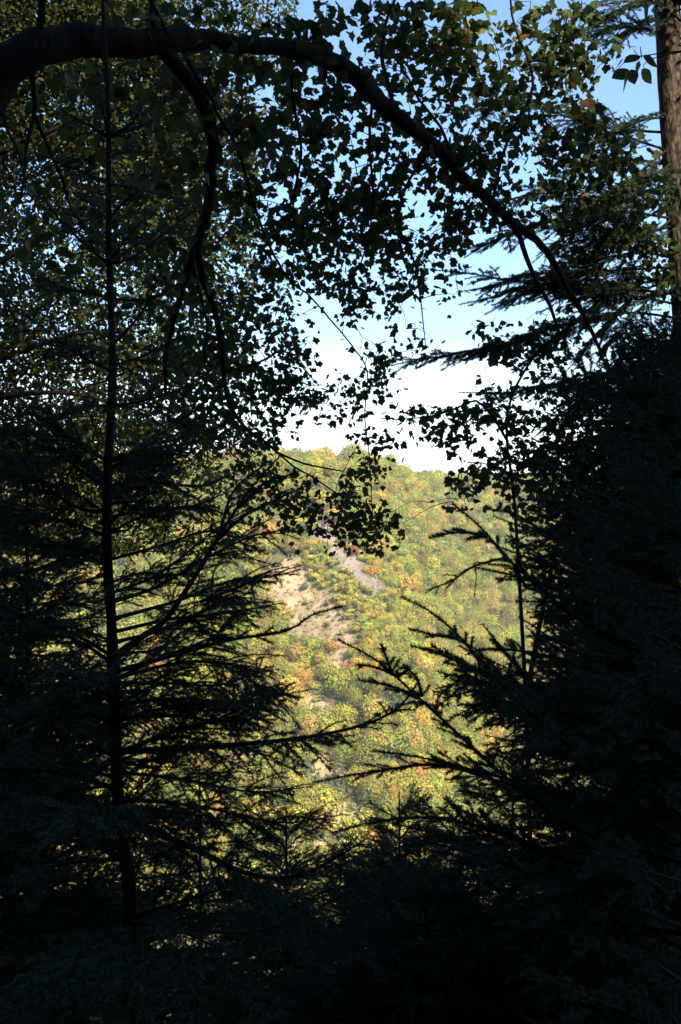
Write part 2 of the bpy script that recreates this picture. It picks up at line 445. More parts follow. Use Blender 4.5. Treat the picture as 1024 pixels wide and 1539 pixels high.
# scrub and dry grass on the bare patches
g2 = np.stack(np.meshgrid(np.arange(-60, 40, 1.5), np.arange(250, 480, 1.5)), -1).reshape(-1, 2)
g2 = g2 + rng.uniform(-.8, .8, g2.shape); z2 = ground(g2[:, 0], g2[:, 1]); t2, q2 = bare(g2[:, 0], g2[:, 1], z2)
k2 = ((t2 > .5) & (rng.random(len(t2)) < 0.58 + 0.5 * vnoise(g2[:, 0], g2[:, 1], 9, 31))) | ((q2 > .5) & (rng.random(len(t2)) < 0.34))
g3 = np.stack(np.meshgrid(np.arange(-60, 60, 2.1), np.arange(250, 480, 2.1)), -1).reshape(-1, 2)
g3 = g3 + rng.uniform(-.9, .9, g3.shape); z3 = ground(g3[:, 0], g3[:, 1]); t3, q3 = bare(g3[:, 0], g3[:, 1], z3)
u3, v3 = proj(np.stack([g3[:, 0], g3[:, 1], z3], -1))
k3 = (t3 + q3 < .5) & (u3 > 425) & (u3 < 640) & (v3 > 775) & (v3 < 1040) & (rng.random(len(t3)) < .8)
c3 = np.stack([YG, GR, OL * 1.1, GR * 1.1, YE])[rng.choice(5, int(k3.sum()), p=[.32, .3, .2, .12, .06])]
crown_faces(mbw, np.c_[g3, z3][k3], rng.uniform(1.8, 4.2, k3.sum()), rng.uniform(1.0, 2.0, k3.sum()), c3, 120)
dry = np.array([(0.40, 0.29, 0.14), (0.33, 0.26, 0.09), (0.30, 0.25, 0.07), (0.22, 0.20, 0.08), (0.40, 0.24, 0.10)])[rng.integers(0, 5, int(k2.sum()))]
crown_faces(mbw, np.c_[g2, z2][k2], rng.uniform(.4, 1.5, k2.sum()) * 1.2, rng.uniform(.35, 1.1, k2.sum()), dry, 26)
seen = (u > 190) & (u < 840) & (v < 1260)
s1, s2 = ~isc & seen, ~isc & ~seen
crown_faces(mbw, np.c_[cand, z][s1], hh[s1], rr[s1], cols[s1], 1000, fine=0.56)
crown_faces(mbw, np.c_[cand, z][s2], hh[s2], rr[s2], cols[s2], 200, fine=1.15)
print('seen', s1.sum(), s2.sum())
crown_faces(mbw, np.c_[cand, z][isc], hh[isc] * 1.25, rr[isc] * 0.75, cols[isc], 200, True)
wood = mbw.build('hillside_wood', M_FAR)
tag(wood, 'mixed yellow green autumn wood covering the sunlit far slopes', 'wood', kind='stuff')
print('far trees', n)

# ------------------------------------------------------------------ conifer boughs
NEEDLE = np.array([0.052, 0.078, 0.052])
def add_needles(mb, seg0, seg1, dens, ln, wid, col, droop=0.0):
    """needles all round the given twig segments; vectorised"""
    seg0 = np.asarray(seg0); seg1 = np.asarray(seg1)
    le = np.linalg.norm(seg1 - seg0, axis=1)
    dens = dens * 1.5; wid = wid * 1.25
    cnt = rng.poisson(le * dens)
    k = np.repeat(np.arange(len(le)), cnt); m = len(k)
    if not m: return
    t = rng.random(m)[:, None]
    p = seg0[k] * (1 - t) + seg1[k] * t
    tg = (seg1 - seg0)[k] / (le[k][:, None] + 1e-9)
    r = rng.normal(size=(m, 3)); r -= (r * tg).sum(1)[:, None] * tg; r /= np.linalg.norm(r, axis=1)[:, None] + 1e-9
    d = tg * 0.65 + r * 0.8 + np.array([0, 0, 0.12 - droop]); d /= np.linalg.norm(d, axis=1)[:, None]
    w = np.cross(d, rng.normal(size=(m, 3))); w /= np.linalg.norm(w, axis=1)[:, None] + 1e-9
    l = (ln * rng.uniform(0.7, 1.2, m))[:, None]
    vs = np.stack([p - w * wid / 2, p + w * wid / 2, p + d * l], 1)
    cc = np.asarray(col) * (1 + 0.25 * rng.normal(size=(m, 1)))
    mb.add(vs.reshape(-1, 3), np.arange(3 * m).reshape(-1, 3), np.clip(np.repeat(cc, 3, 0), 0.004, 0.5))

def bough(pts, rad=0.010, twig=0.30, spacing=0.045, dens=850, ln=0.015, wid=0.0022, col=NEEDLE, droop=0.1, bare_part=0.12, up=(0, 0, 1), second=True, flat=0.35, ax0=0.28, tipfree=0.10):
    """one spruce bough along pts (foot to tip): wood, side twigs in two ranks, second-order twigs and needles -> MB"""
    mb = MB()
    line = smooth_line(pts, 0.03)
    n = len(line); s = np.linspace(0, 1, n)
    mb.tube(line, rad * (1 - s) + 0.0016, 6, (0.018, 0.013, 0.010))
    length = np.linalg.norm(np.diff(line, axis=0), axis=1).sum()
    tg = np.gradient(line, axis=0); tg /= np.linalg.norm(tg, axis=1)[:, None] + 1e-9
    upv = np.asarray(up, float)
    a0, a1 = [], []
    k0 = int(n * max(bare_part, 0.0))
    ka = int(n * ax0); a0 += list(line[ka:-1]); a1 += list(line[ka + 1:])
    m = max(3, int(length / spacing))
    for i in range(m):
        f = bare_part + (1 - bare_part) * (i + rng.random() * .6) / m
        if f > 1 - tipfree: continue
        j = min(n - 2, int(f * (n - 1)))
        sd = np.cross(tg[j], upv); sd /= np.linalg.norm(sd) + 1e-9
        nn = np.cross(sd, tg[j])
        for sgn in (-1, 1):
            if rng.random() < 0.16: continue
            prof = min(1.0, (f - bare_part) * 5 + 0.35) * (1 - f) ** 0.75 + 0.10
            tl = twig * prof * rng.uniform(0.65, 1.2)
            ang = rng.uniform(0.75, 1.05)
            d = tg[j] * math.cos(ang) + sd * sgn * math.sin(ang) + nn * rng.normal() * flat
            d /= np.linalg.norm(d)
            q = 5
            tt = np.linspace(0, 1, q)[:, None]
            tw = line[j] + d * tl * tt + tg[j] * tl * 0.16 * tt ** 2 + np.array([0, 0, -droop]) * tl * tt ** 2
            mb.tube(tw, np.linspace(0.0026, 0.0012, q), 4, (0.022, 0.016, 0.011))
            a0 += list(tw[:-1]); a1 += list(tw[1:])
            if second and tl > 0.13:
                for f2 in np.arange(0.25, 0.9, 0.055 / tl * 1.3):
                    o = tw[0] * (1 - f2) + tw[-1] * f2
                    for s2 in (-1, 1):
                        if rng.random() < 0.25: continue
                        d2 = d * 0.75 + np.cross(d, nn) * s2 * 0.7 + nn * rng.normal() * flat * .6
                        d2 /= np.linalg.norm(d2)
                        l2 = tl * 0.42 * (1.05 - f2) * rng.uniform(0.6, 1.2) + 0.02
                        e = o + d2 * l2 + np.array([0, 0, -droop * .6]) * l2
                        a0.append(o); a1.append(e)
    add_needles(mb, np.array(a0), np.array(a1), dens, ln, wid, col, droop * 0.5)
    return mb

def gpt(u, d):
    """point of the ground d metres ahead under column u"""
    x = (u - W / 2) / F * d
    return np.array([x, d, float(ground(x, d))])

# shared bough meshes for the dense spruces (1 m long, along +X)
GEN = []
for i in range(6):
    sag = (-0.16, -0.05, 0.10, -0.22, 0.18, 0.02)[i]
    pts = [(0, 0, 0), (0.33, 0.02 * (i - 2), sag * 0.6 + .02), (0.68, 0.015 * (2 - i), sag), (1.0, 0, sag * 0.7 + 0.08)]
    GEN.append(bough(pts, rad=0.012, twig=0.40, spacing=0.05, dens=620, ln=0.017, wid=0.0032, droop=0.18).mesh('bough', M_NEEDLE))

def in_view(p, margin=70):
    u, v = proj(p)
    return p[1] > 0.4 and -margin < u < W + margin and -margin < v < H + margin

def spruce(u, d, v_top, label, nb, length, v_low=1640, trunk_r=0.035, lean=0.0, pitch=(-0.1, 0.35), group='spruces below the lookout', featured=(), scale_pow=0.8, name='spruce_tree', azr=None, minlen=0.3):
    """spruce rooted on the slope: trunk, generic boughs whorled round it and any featured boughs (pixel polylines with depths)"""
    foot = gpt(u, d)
    top = P(u, v_top, d); top[0] = foot[0] + lean
    root = empty(name, foot, label, 'tree', group)
    tb = MB()
    line = smooth_line([foot - [0, 0, .2], foot * .6 + top * .4 + [0.02, 0, 0], top], 0.12)
    tb.tube(line - foot, np.linspace(trunk_r, 0.006, len(line)), 8, rough=0.04)
    tb.build('trunk', M_BARK_SPRUCE, root, smooth=True)
    z1 = top[2]; z0 = max(foot[2] + 0.4, P(u, v_low, d)[2])
    made = 0; tries = 0
    ga = rng.random() * 6
    while made < nb and tries < nb * 6:
        tries += 1
        t = rng.random() ** 0.85                                        # 0 at the tip of the tree, 1 low down
        zz = z1 - (z1 - z0) * t
        f = (zz - foot[2]) / (top[2] - foot[2])
        base = foot * (1 - f) + top * f
        ln = max(minlen, length * (t ** scale_pow) * rng.uniform(0.75, 1.15))
        ga += 2.4 + rng.normal() * .3
        az = ga if azr is None else rng.uniform(*azr)
        pt = rng.uniform(*pitch) + 0.5 * (1 - t) ** 2
        mid = base + ln * 0.6 * np.array([math.cos(az) * math.cos(pt), math.sin(az) * math.cos(pt), math.sin(pt)])
        tip = base + ln * np.array([math.cos(az) * math.cos(pt), math.sin(az) * math.cos(pt), math.sin(pt)])
        if not (in_view(mid) or in_view(tip)) or tip[1] < 1.3: continue
        o = bpy.data.objects.new('bough', GEN[int(rng.integers(0, 6))])
        o.parent = root
        o.location = base - foot
        o.rotation_euler = (rng.normal() * 0.25, -pt, az)
        o.scale = (ln, ln, ln)
        COL.objects.link(o)
        made += 1
    for fb in featured:
        pts, kw = fb
        bough([P(*q) - foot for q in pts], **kw).build('bough', M_NEEDLE, root)
    return root

# ---- the young spruce on the left: thin straight trunk with whorls of ascending boughs
D0 = 4.0
def lft(*uv, d0=D0, d1=None):
    n = len(uv); d1 = d0 if d1 is None else d1
    return [(a, b, d0 + (d1 - d0) * i / (n - 1)) for i, (a, b) in enumerate(uv)]
k_s = dict(ax0=0.6, rad=0.005, twig=0.10, spacing=0.05, dens=520, second=False, droop=0.05)          # thin upper boughs, few needles
k_m = dict(rad=0.0045, twig=0.22, spacing=0.045, dens=520, ax0=0.6, droop=0.2, wid=0.0019)
k_l = dict(rad=0.0065, twig=0.34, spacing=0.04, dens=560, bare_part=0.2, ax0=0.55, droop=0.25, wid=0.0019)
FB = [
 (lft((162, 206), (130, 186), (90, 164), d1=3.9), k_s), (lft((163, 206), (195, 188), (214, 160), d1=3.8), k_s), (lft((163, 207), (205, 192), (245, 172), d1=4.2), k_s),
 (lft((161, 200), (154, 160), (148, 128)), k_s), (lft((162, 276), (128, 260), (60, 232), d1=4.1), k_s), (lft((163, 277), (205, 283), (262, 300), d1=3.8), k_s),
 (lft((162, 240), (185, 225), (205, 205), d1=4.3), k_s), (lft((162, 330), (135, 305), (112, 270), d1=4.3), k_s), (lft((163, 330), (190, 300), (215, 285), d1=3.8), k_s),
 (lft((162, 396), (118, 358), (80, 318), (52, 272), d1=3.8), k_s), (lft((163, 398), (205, 384), (245, 352), (302, 308), d1=4.2), k_s),
 (lft((163, 392), (188, 362), (220, 325), d1=3.7), k_s), (lft((161, 378), (125, 335), (104, 305), d1=4.4), k_s), (lft((163, 400), (215, 360), (256, 340), d1=4.4), k_s),
 (lft((162, 446), (112, 436), (38, 410), d1=4.3), k_m), (lft((164, 448), (210, 452), (262, 440), d1=4.2), k_m), (lft((164, 525), (214, 468), (244, 404), d1=3.8), k_s),
 (lft((163, 556), (110, 528), (60, 488), (-20, 430), d1=3.7), k_m), (lft((164, 552), (215, 535), (280, 500), d1=3.9), k_m), (lft((163, 530), (120, 520), (70, 528), d1=4.5), k_m),
 (lft((164, 610), (110, 614), (50, 645), d1=3.6), k_m), (lft((164, 612), (225, 600), (300, 575), d1=3.8), k_m),
 (lft((165, 690), (120, 672), (72, 622), (15, 575), d1=3.8), k_m), (lft((166, 690), (210, 676), (270, 640), d1=4.2), k_m), (lft((166, 700), (220, 720), (300, 730), (345, 715), d1=3.6), k_m),
 (lft((166, 756), (215, 750), (242, 718), (262, 680), d1=3.9), k_m), (lft((166, 800), (230, 770), (300, 765), (330, 775), d1=4.3), k_m),
 (lft((167, 770), (110, 760), (30, 700), (-40, 690), d1=3.8), k_l), (lft((167, 850), (90, 820), (0, 790), d1=4.2), k_l),
 # the long bough that rises to the right in front of the maple leaves, with its two big side shoots
 (lft((170, 988), (212, 958), (248, 932), (292, 868), (332, 802), (376, 736), (420, 686), d1=3.7), dict(rad=0.012, twig=0.15, spacing=0.075, dens=1000, bare_part=0.25, tipfree=0.25)),
 (lft((326, 812), (366, 776), (412, 752), (468, 727), d0=3.78, d1=3.6), dict(rad=0.005, twig=0.08, spacing=0.07, dens=1200, bare_part=0.05, ax0=0.0, tipfree=0.35, second=False)),
 (lft((358, 764), (398, 726), (448, 710), d0=3.75, d1=3.6), dict(rad=0.004, twig=0.06, spacing=0.07, dens=1200, bare_part=0.05, second=False, ax0=0.0, tipfree=0.4)),
 (lft((330, 806), (350, 740), (395, 700), d0=3.8, d1=3.9), dict(rad=0.005, twig=0.10, spacing=0.05, dens=800, bare_part=0.05, second=False)),
 (lft((169, 905), (240, 880), (310, 838), (380, 806), (432, 796), d1=4.3), k_l),
 (lft((170, 930), (260, 905), (350, 872), (400, 868), (452, 856), d1=3.7), k_l),
 (lft((300, 905), (365, 880), (405, 858), (435, 852), d0=3.8, d1=3.9), k_m),
 (lft((170, 950), (260, 930), (350, 920), (426, 906), d1=4.2), k_l),
 (lft((172, 1010), (260, 985), (345, 962), (430, 948), (470, 924), (516, 911), d1=3.8), dict(rad=0.009, twig=0.15, spacing=0.07, dens=1100, bare_part=0.2, tipfree=0.22)),
 (lft((172, 1020), (270, 996), (350, 1000), (395, 1036), (456, 1049), d1=3.7), k_l),
 (lft((172, 1060), (270, 1050), (350, 1058), (420, 1072), d1=4.3), k_l),
 (lft((174, 1130), (330, 1121), (460, 1108), (550, 1088), (600, 1062), (632, 1020), d1=3.5), dict(rad=0.012, twig=0.26, spacing=0.045, dens=700, bare_part=0.2, droop=0.25)),
 (lft((176, 1230), (280, 1270), (370, 1312), (440, 1318), (500, 1292), (548, 1262), d1=3.7), dict(rad=0.016, twig=0.26, spacing=0.045, dens=900, bare_part=0.15)),
 (lft((175, 1160), (280, 1172), (380, 1190), (470, 1182), d1=3.8), k_l), (lft((176, 1200), (300, 1212), (420, 1236), (520, 1224), d1=4.1), k_l),
 (lft((172, 965), (250, 945), (330, 905), (385, 890), d1=4.4), k_l), (lft((171, 890), (240, 862), (320, 800), (372, 770), d1=4.3), k_m), (lft((170, 840), (235, 822), (305, 800), (360, 800), d1=3.8), k_m),
 (lft((174, 1000), (110, 960), (40, 950), (-50, 930), d1=3.9), k_l), (lft((174, 1090), (100, 1060), (10, 1062), (-60, 1040), d1=3.7), k_l),
 (lft((175, 1180), (100, 1190), (20, 1220), d1=4.2), k_l), (lft((176, 1290), (90, 1300), (10, 1330), d1=3.8), k_l), (lft((178, 1380), (270, 1400), (360, 1440), d1=3.7), k_l),
]
foot = gpt(195, 4.0)
ys = empty('young_spruce', foot, 'thin straight young spruce with bare upper whorls standing on the left', 'tree', None)
tb = MB()
line = smooth_line([foot - [0, 0, .3], P(192, 1480, D0), P(180, 1250, D0), P(171, 1000, D0), P(165, 700, D0), P(162, 400, D0), P(161, 60, D0), P(160, -20, D0)], 0.08)
s_ = np.linspace(0, 1, len(line))
line[:, 0] += 0.010 * np.sin(s_ * 17) + 0.006 * np.sin(s_ * 41 + 1); line[:, 1] += 0.01 * np.cos(s_ * 23)
tb.tube(line - foot, (0.006 + 0.036 * (1 - s_) ** 0.95) * (1 + 0.10 * np.maximum(0, np.sin(s_ * 75)) ** 6), 9, rough=0.06)
for _ in range(70):                                     # dead branch stubs
    k_ = int(rng.integers(5, len(line) - 8)); a_ = rng.uniform(0, 6.28); l_ = rng.uniform(.03, .16)
    tb.tube([line[k_] - foot, line[k_] - foot + l_ * np.array([math.cos(a_), math.sin(a_), rng.uniform(-.2, .5)])], [.004, .0015], 5)
tb.build('trunk', M_BARK_SPRUCE, ys, smooth=True)
for pts, kw in FB:
    bough([P(*q) - foot for q in pts], **kw).build('bough', M_NEEDLE, ys)
# generic lower boughs behind the featured ones
for i in range(54):
    v0 = 660 + 900 * rng.random() ** 0.9; az = rng.uniform(-3.14, 3.14); ln = rng.uniform(0.5, 1.0) * (0.5 + 0.5 * (v0 - 640) / 900)
    uu = 165 + max(0, v0 - 900) * 0.045
    o = bpy.data.objects.new('bough', GEN[i % 6]); o.parent = ys
    o.location = P(uu, v0, D0) - foot; o.rotation_euler = (rng.normal() * .3, -rng.uniform(-0.05, 0.5), az); o.scale = (ln,) * 3
    COL.objects.link(o)

# ---- the spruce on the right whose boughs point up and to the left
k_r = dict(rad=0.013, twig=0.19, spacing=0.045, dens=1300, ln=0.018, bare_part=0.1, droop=0.06, tipfree=0.17)
k_t = dict(ax0=0.0, rad=0.005, twig=0.06, spacing=0.05, dens=1500, ln=0.018, second=False, bare_part=0.0, droop=0.0)
def rgt(*uv, d0=4.6, d1=4.2):
    n = len(uv); return [(a, b, d0 + (d1 - d0) * i / (n - 1)) for i, (a, b) in enumerate(uv)]
FR = [
 (rgt((1042, 1200), (880, 1135), (790, 1064), (735, 1008), (692, 958), (645, 918), (604, 897)), dict(k_r, twig=0.16)),
 (rgt((745, 1018), (700, 1000), (660, 982), (618, 971), d0=4.35), dict(k_t, twig=0.09)), (rgt((690, 958), (655, 955), (616, 945), d0=4.3), k_t),
 (rgt((1042, 1300), (880, 1250), (780, 1184), (720, 1132), (668, 1084), (622, 1042), (570, 995), (508, 961)), dict(k_r, twig=0.15)),
 (rgt((588, 1010), (582, 990), (573, 968), d0=4.25), k_t), (rgt((600, 1018), (568, 1004), (535, 998), d0=4.25), k_t), (rgt((628, 1050), (590, 1032), (540, 1022), d0=4.25), dict(k_t, twig=0.08)),
 (rgt((634, 1046), (628, 1022), (611, 1001), d0=4.3), k_t), (rgt((600, 1015), (612, 1008), (606, 1000), d0=4.3), k_t),
 (rgt((1042, 1020), (885, 940), (822, 892), (762, 838), (722, 792), (680, 757), d0=4.8, d1=4.5), dict(k_r, twig=0.22)),
 (rgt((735, 805), (690, 800), (645, 808), d0=4.6, d1=4.6), dict(k_t, twig=0.1)), (rgt((760, 838), (715, 850), (680, 872), (640, 888), d0=4.7, d1=4.6), dict(k_m, twig=0.14)),
 (rgt((1042, 960), (880, 905), (800, 872), (712, 852), d0=5.0, d1=4.7), k_r), (rgt((1042, 900), (900, 850), (820, 800), (770, 772), (735, 765), d0=5.4, d1=5.2), k_r),
 (rgt((1042, 1060), (900, 1010), (820, 985), (740, 975), (700, 985), d0=5.0, d1=5.0), k_r), (rgt((1042, 1150), (880, 1080), (800, 1070), (700, 1072), d0=5.0, d1=4.9), k_r),
 (rgt((1042, 1260), (860, 1200), (740, 1165), (640, 1140), (560, 1128), d0=5.0, d1=4.7), k_r), (rgt((860, 1230), (760, 1180), (660, 1150), (560, 1160), (470, 1176), d0=5.2, d1=5.0), k_r), (rgt((880, 1310), (780, 1262), (660, 1230), (560, 1236), (500, 1252), d0=5.0, d1=4.9), k_r),
 (rgt((1042, 1400), (860, 1330), (740, 1290), (620, 1260), d0=4.8, d1=4.6), k_r),
]
spruce(1048, 4.7, 480, 'dense dark spruce filling the lower right with boughs pointing up to the left', 48, 1.0, v_low=1650, trunk_r=0.05, featured=FR, azr=(1.6, 4.9), pitch=(0.0, 0.45), scale_pow=0.35, name='spruce_tree')
spruce(1015, 6.4, 560, 'shaded spruce standing behind the dense right hand spruce', 80, 1.35, trunk_r=0.05, scale_pow=0.5)
spruce(1090, 6.0, 500, 'dark spruce at the right edge below the brown trunk', 84, 2.0, v_low=1500, trunk_r=0.06, scale_pow=0.4)
spruce(770, 8.5, 1110, 'dim green spruce top in the gap right of centre', 44, 1.4, trunk_r=0.05, scale_pow=0.6)
spruce(600, 9.5, 1190, 'dim grey green spruce rising from below at the centre', 80, 1.7, trunk_r=0.05, scale_pow=0.6)
spruce(430, 7.5, 1215, 'dark spruce at the bottom between the two nearest spruces', 60, 1.2, trunk_r=0.04, scale_pow=0.55)
spruce(640, 6.2, 1330, 'black spruce top low in the middle of the bottom edge', 80, 1.3, trunk_r=0.04, scale_pow=0.5)
spruce(300, 8.5, 1150, 'spruce crowded behind the lower boughs of the young spruce', 46, 1.4, trunk_r=0.05, scale_pow=0.6)
spruce(40, 6.0, 640, 'dark spruce at the left edge behind the young spruce', 86, 1.25, trunk_r=0.05, scale_pow=0.6)
spruce(-70, 4.8, 560, 'spruce outside the left edge reaching in with black boughs', 60, 1.2, trunk_r=0.05, scale_pow=0.5)

# ------------------------------------------------------------------ broad leaves
half = [(0.0, 0.0), (0.12, -0.07), (0.37, -0.05), (0.35, 0.12), (0.55, 0.31), (0.44, 0.42), (0.42, 0.55), (0.25, 0.57), (0.19, 0.74), (0.0, 0.96)]
MAPLE = np.array(half + [(-a, b) for a, b in half[-2:0:-1]])
MAPLE_F = [[0, i, i + 1] for i in range(1, len(MAPLE))] + [[0, len(MAPLE), 1]]
OVAL = np.array([(0, 0), (0.17, 0.12), (0.29, 0.36), (0.26, 0.6), (0.12, 0.84), (0, 1), (-0.12, 0.84), (-0.26, 0.6), (-0.29, 0.36), (-0.17, 0.12)])

def blades(mb, pos, tipdir, size, col, outline, curl=0.12):
    """one blade of the given outline at each pos; tipdir = where its point hangs"""
    n = len(pos)
    y = tipdir / (np.linalg.norm(tipdir, axis=1)[:, None] + 1e-9)
    r = rng.normal(size=(n, 3)); x = r - (r * y).sum(1)[:, None] * y; x /= np.linalg.norm(x, axis=1)[:, None] + 1e-9
    zc = np.cross(x, y)
    K = len(outline)
    o2 = np.concatenate([[[0, 0.36]], outline])
    h = -curl * np.abs(o2[:, 0]) * 1.6 - curl * (o2[:, 1] - 0.3) ** 2
    s = size[:, None, None]
    vs = pos[:, None] + s * (o2[None, :, 0, None] * x[:, None] + o2[None, :, 1, None] * y[:, None] + h[None, :, None] * zc[:, None])
    f = np.array([[0, i, i % K + 1] for i in range(1, K + 1)])
    f = (f[None] + (np.arange(n) * (K + 1))[:, None, None]).reshape(-1, 3)
    mb.add(vs.reshape(-1, 3), f, np.repeat(col, K + 1, 0))

class Skeleton:
    """branch nodes a new twig can grow from"""
    def __init__(s): s.p = np.zeros((0, 3)); s.w = np.zeros(0)
    def add(s, pts, w=0.0): s.p = np.concatenate([s.p, pts]); s.w = np.concatenate([s.w, np.full(len(pts), w)])
    def nearest(s, q):
        i = int(np.argmin(np.linalg.norm(s.p - q, axis=1) + s.w)); return s.p[i]

def grow(mb, sk, centre, rad=0.0035):
    a = sk.nearest(centre); d = centre - a; le = np.linalg.norm(d)
    if le < 0.02: return
    b = a + d * 0.5 + np.array([rng.normal() * .06, rng.normal() * .06, 0.10 + rng.normal() * .05]) * le
    line = smooth_line([a, b, centre], 0.06)
    mb.tube(line, np.linspace(rad * min(1.8, 0.6 + le), 0.0014, len(line)), 4, (0.02, 0.016, 0.012))
    sk.add(line[len(line) // 3:], 0.03)

def leaf_cols(n, palette, weights, jit=0.2):
    k = rng.choice(len(palette), n, p=np.array(weights) / sum(weights))
    return np.clip(np.array(palette)[k] * (1 + jit * rng.normal(size=(n, 1))), 0.006, 0.6)

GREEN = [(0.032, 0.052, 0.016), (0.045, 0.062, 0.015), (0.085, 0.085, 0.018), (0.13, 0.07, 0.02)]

def leaf_map(rows, cell, u0, v0, depth, sk, mb, twigs, size, k_area, per, palette, weights, outline, spread, gain=1.0, sel=None, twig_r=0.0035, curl=0.12, shrink=None, tone=None):
    """leaves in clusters on twigs so that the crown is as closed as the digits say"""
    n_r, n_c = len(rows), len(rows[0])
    D = np.array([[int(ch) for ch in r] for r in rows]) / 10.0
    cl = []
    for r in range(n_r):
        for c_ in range(n_c):
            if D[r, c_] == 0: continue
            u = u0 + (c_ + .5) * cell; v = v0 + (r + .5) * cell
            if sel is not None and not sel(u, v): continue
            d = depth(u, v)
            lam = -math.log(1 - min(0.97, D[r, c_]))
            px = size * (shrink(v) if shrink else 1) / d * F
            nl = gain * lam * cell * cell / (k_area * px * px)
            for _ in range(rng.poisson(max(nl / per, 0.02))):
                cl.append((u + rng.uniform(-.5, .5) * cell, v + rng.uniform(-.5, .5) * cell, d))
    cs = []
    for (u, v, d) in cl: cs.append(P(u, v, depth(u, v) + (abs(rng.normal()) - 0.1) * spread * 1.3))
    cs = np.array(cs)
    if sk is not None:
        dist = np.array([np.linalg.norm(sk.p - q, axis=1).min() for q in cs])
        for i in np.argsort(dist): grow(twigs, sk, cs[i] + np.array([0, 0, 0.03]), twig_r)
    pos, tip = [], []
    szs = []
    for q in cs:
        k = rng.poisson(per)
        sf = shrink(float(proj(q)[1])) if shrink else 1.0
        for _ in range(k):
            for _try in range(4):
                off = rng.normal(size=3) * size * (0.4 + 0.6 * sf) * np.array([1.15, 1.15, 0.95])
                w = q + off
                uu, vv = proj(w)
                ci, ri = int((uu - u0) // cell), int((vv - v0) // cell)
                dd = D[ri, ci] if (0 <= ri < n_r and 0 <= ci < n_c) else 0.0
                if rng.random() < min(1, dd * 2.2): 
                    szs.append(size * sf); pos.append(w); tip.append(off * np.array([1, 1, .4]) / size + np.array([0, 0, -0.9]) + rng.normal(size=3) * 0.35)
                    break
    pos = np.array(pos); tip = np.array(tip)
    lc_ = leaf_cols(len(pos), palette, weights)
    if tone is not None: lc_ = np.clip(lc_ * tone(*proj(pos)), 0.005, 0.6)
    blades(mb, pos, tip, np.array(szs) * rng.uniform(0.55, 1.2, len(pos)), lc_, outline, curl)
    return len(pos)

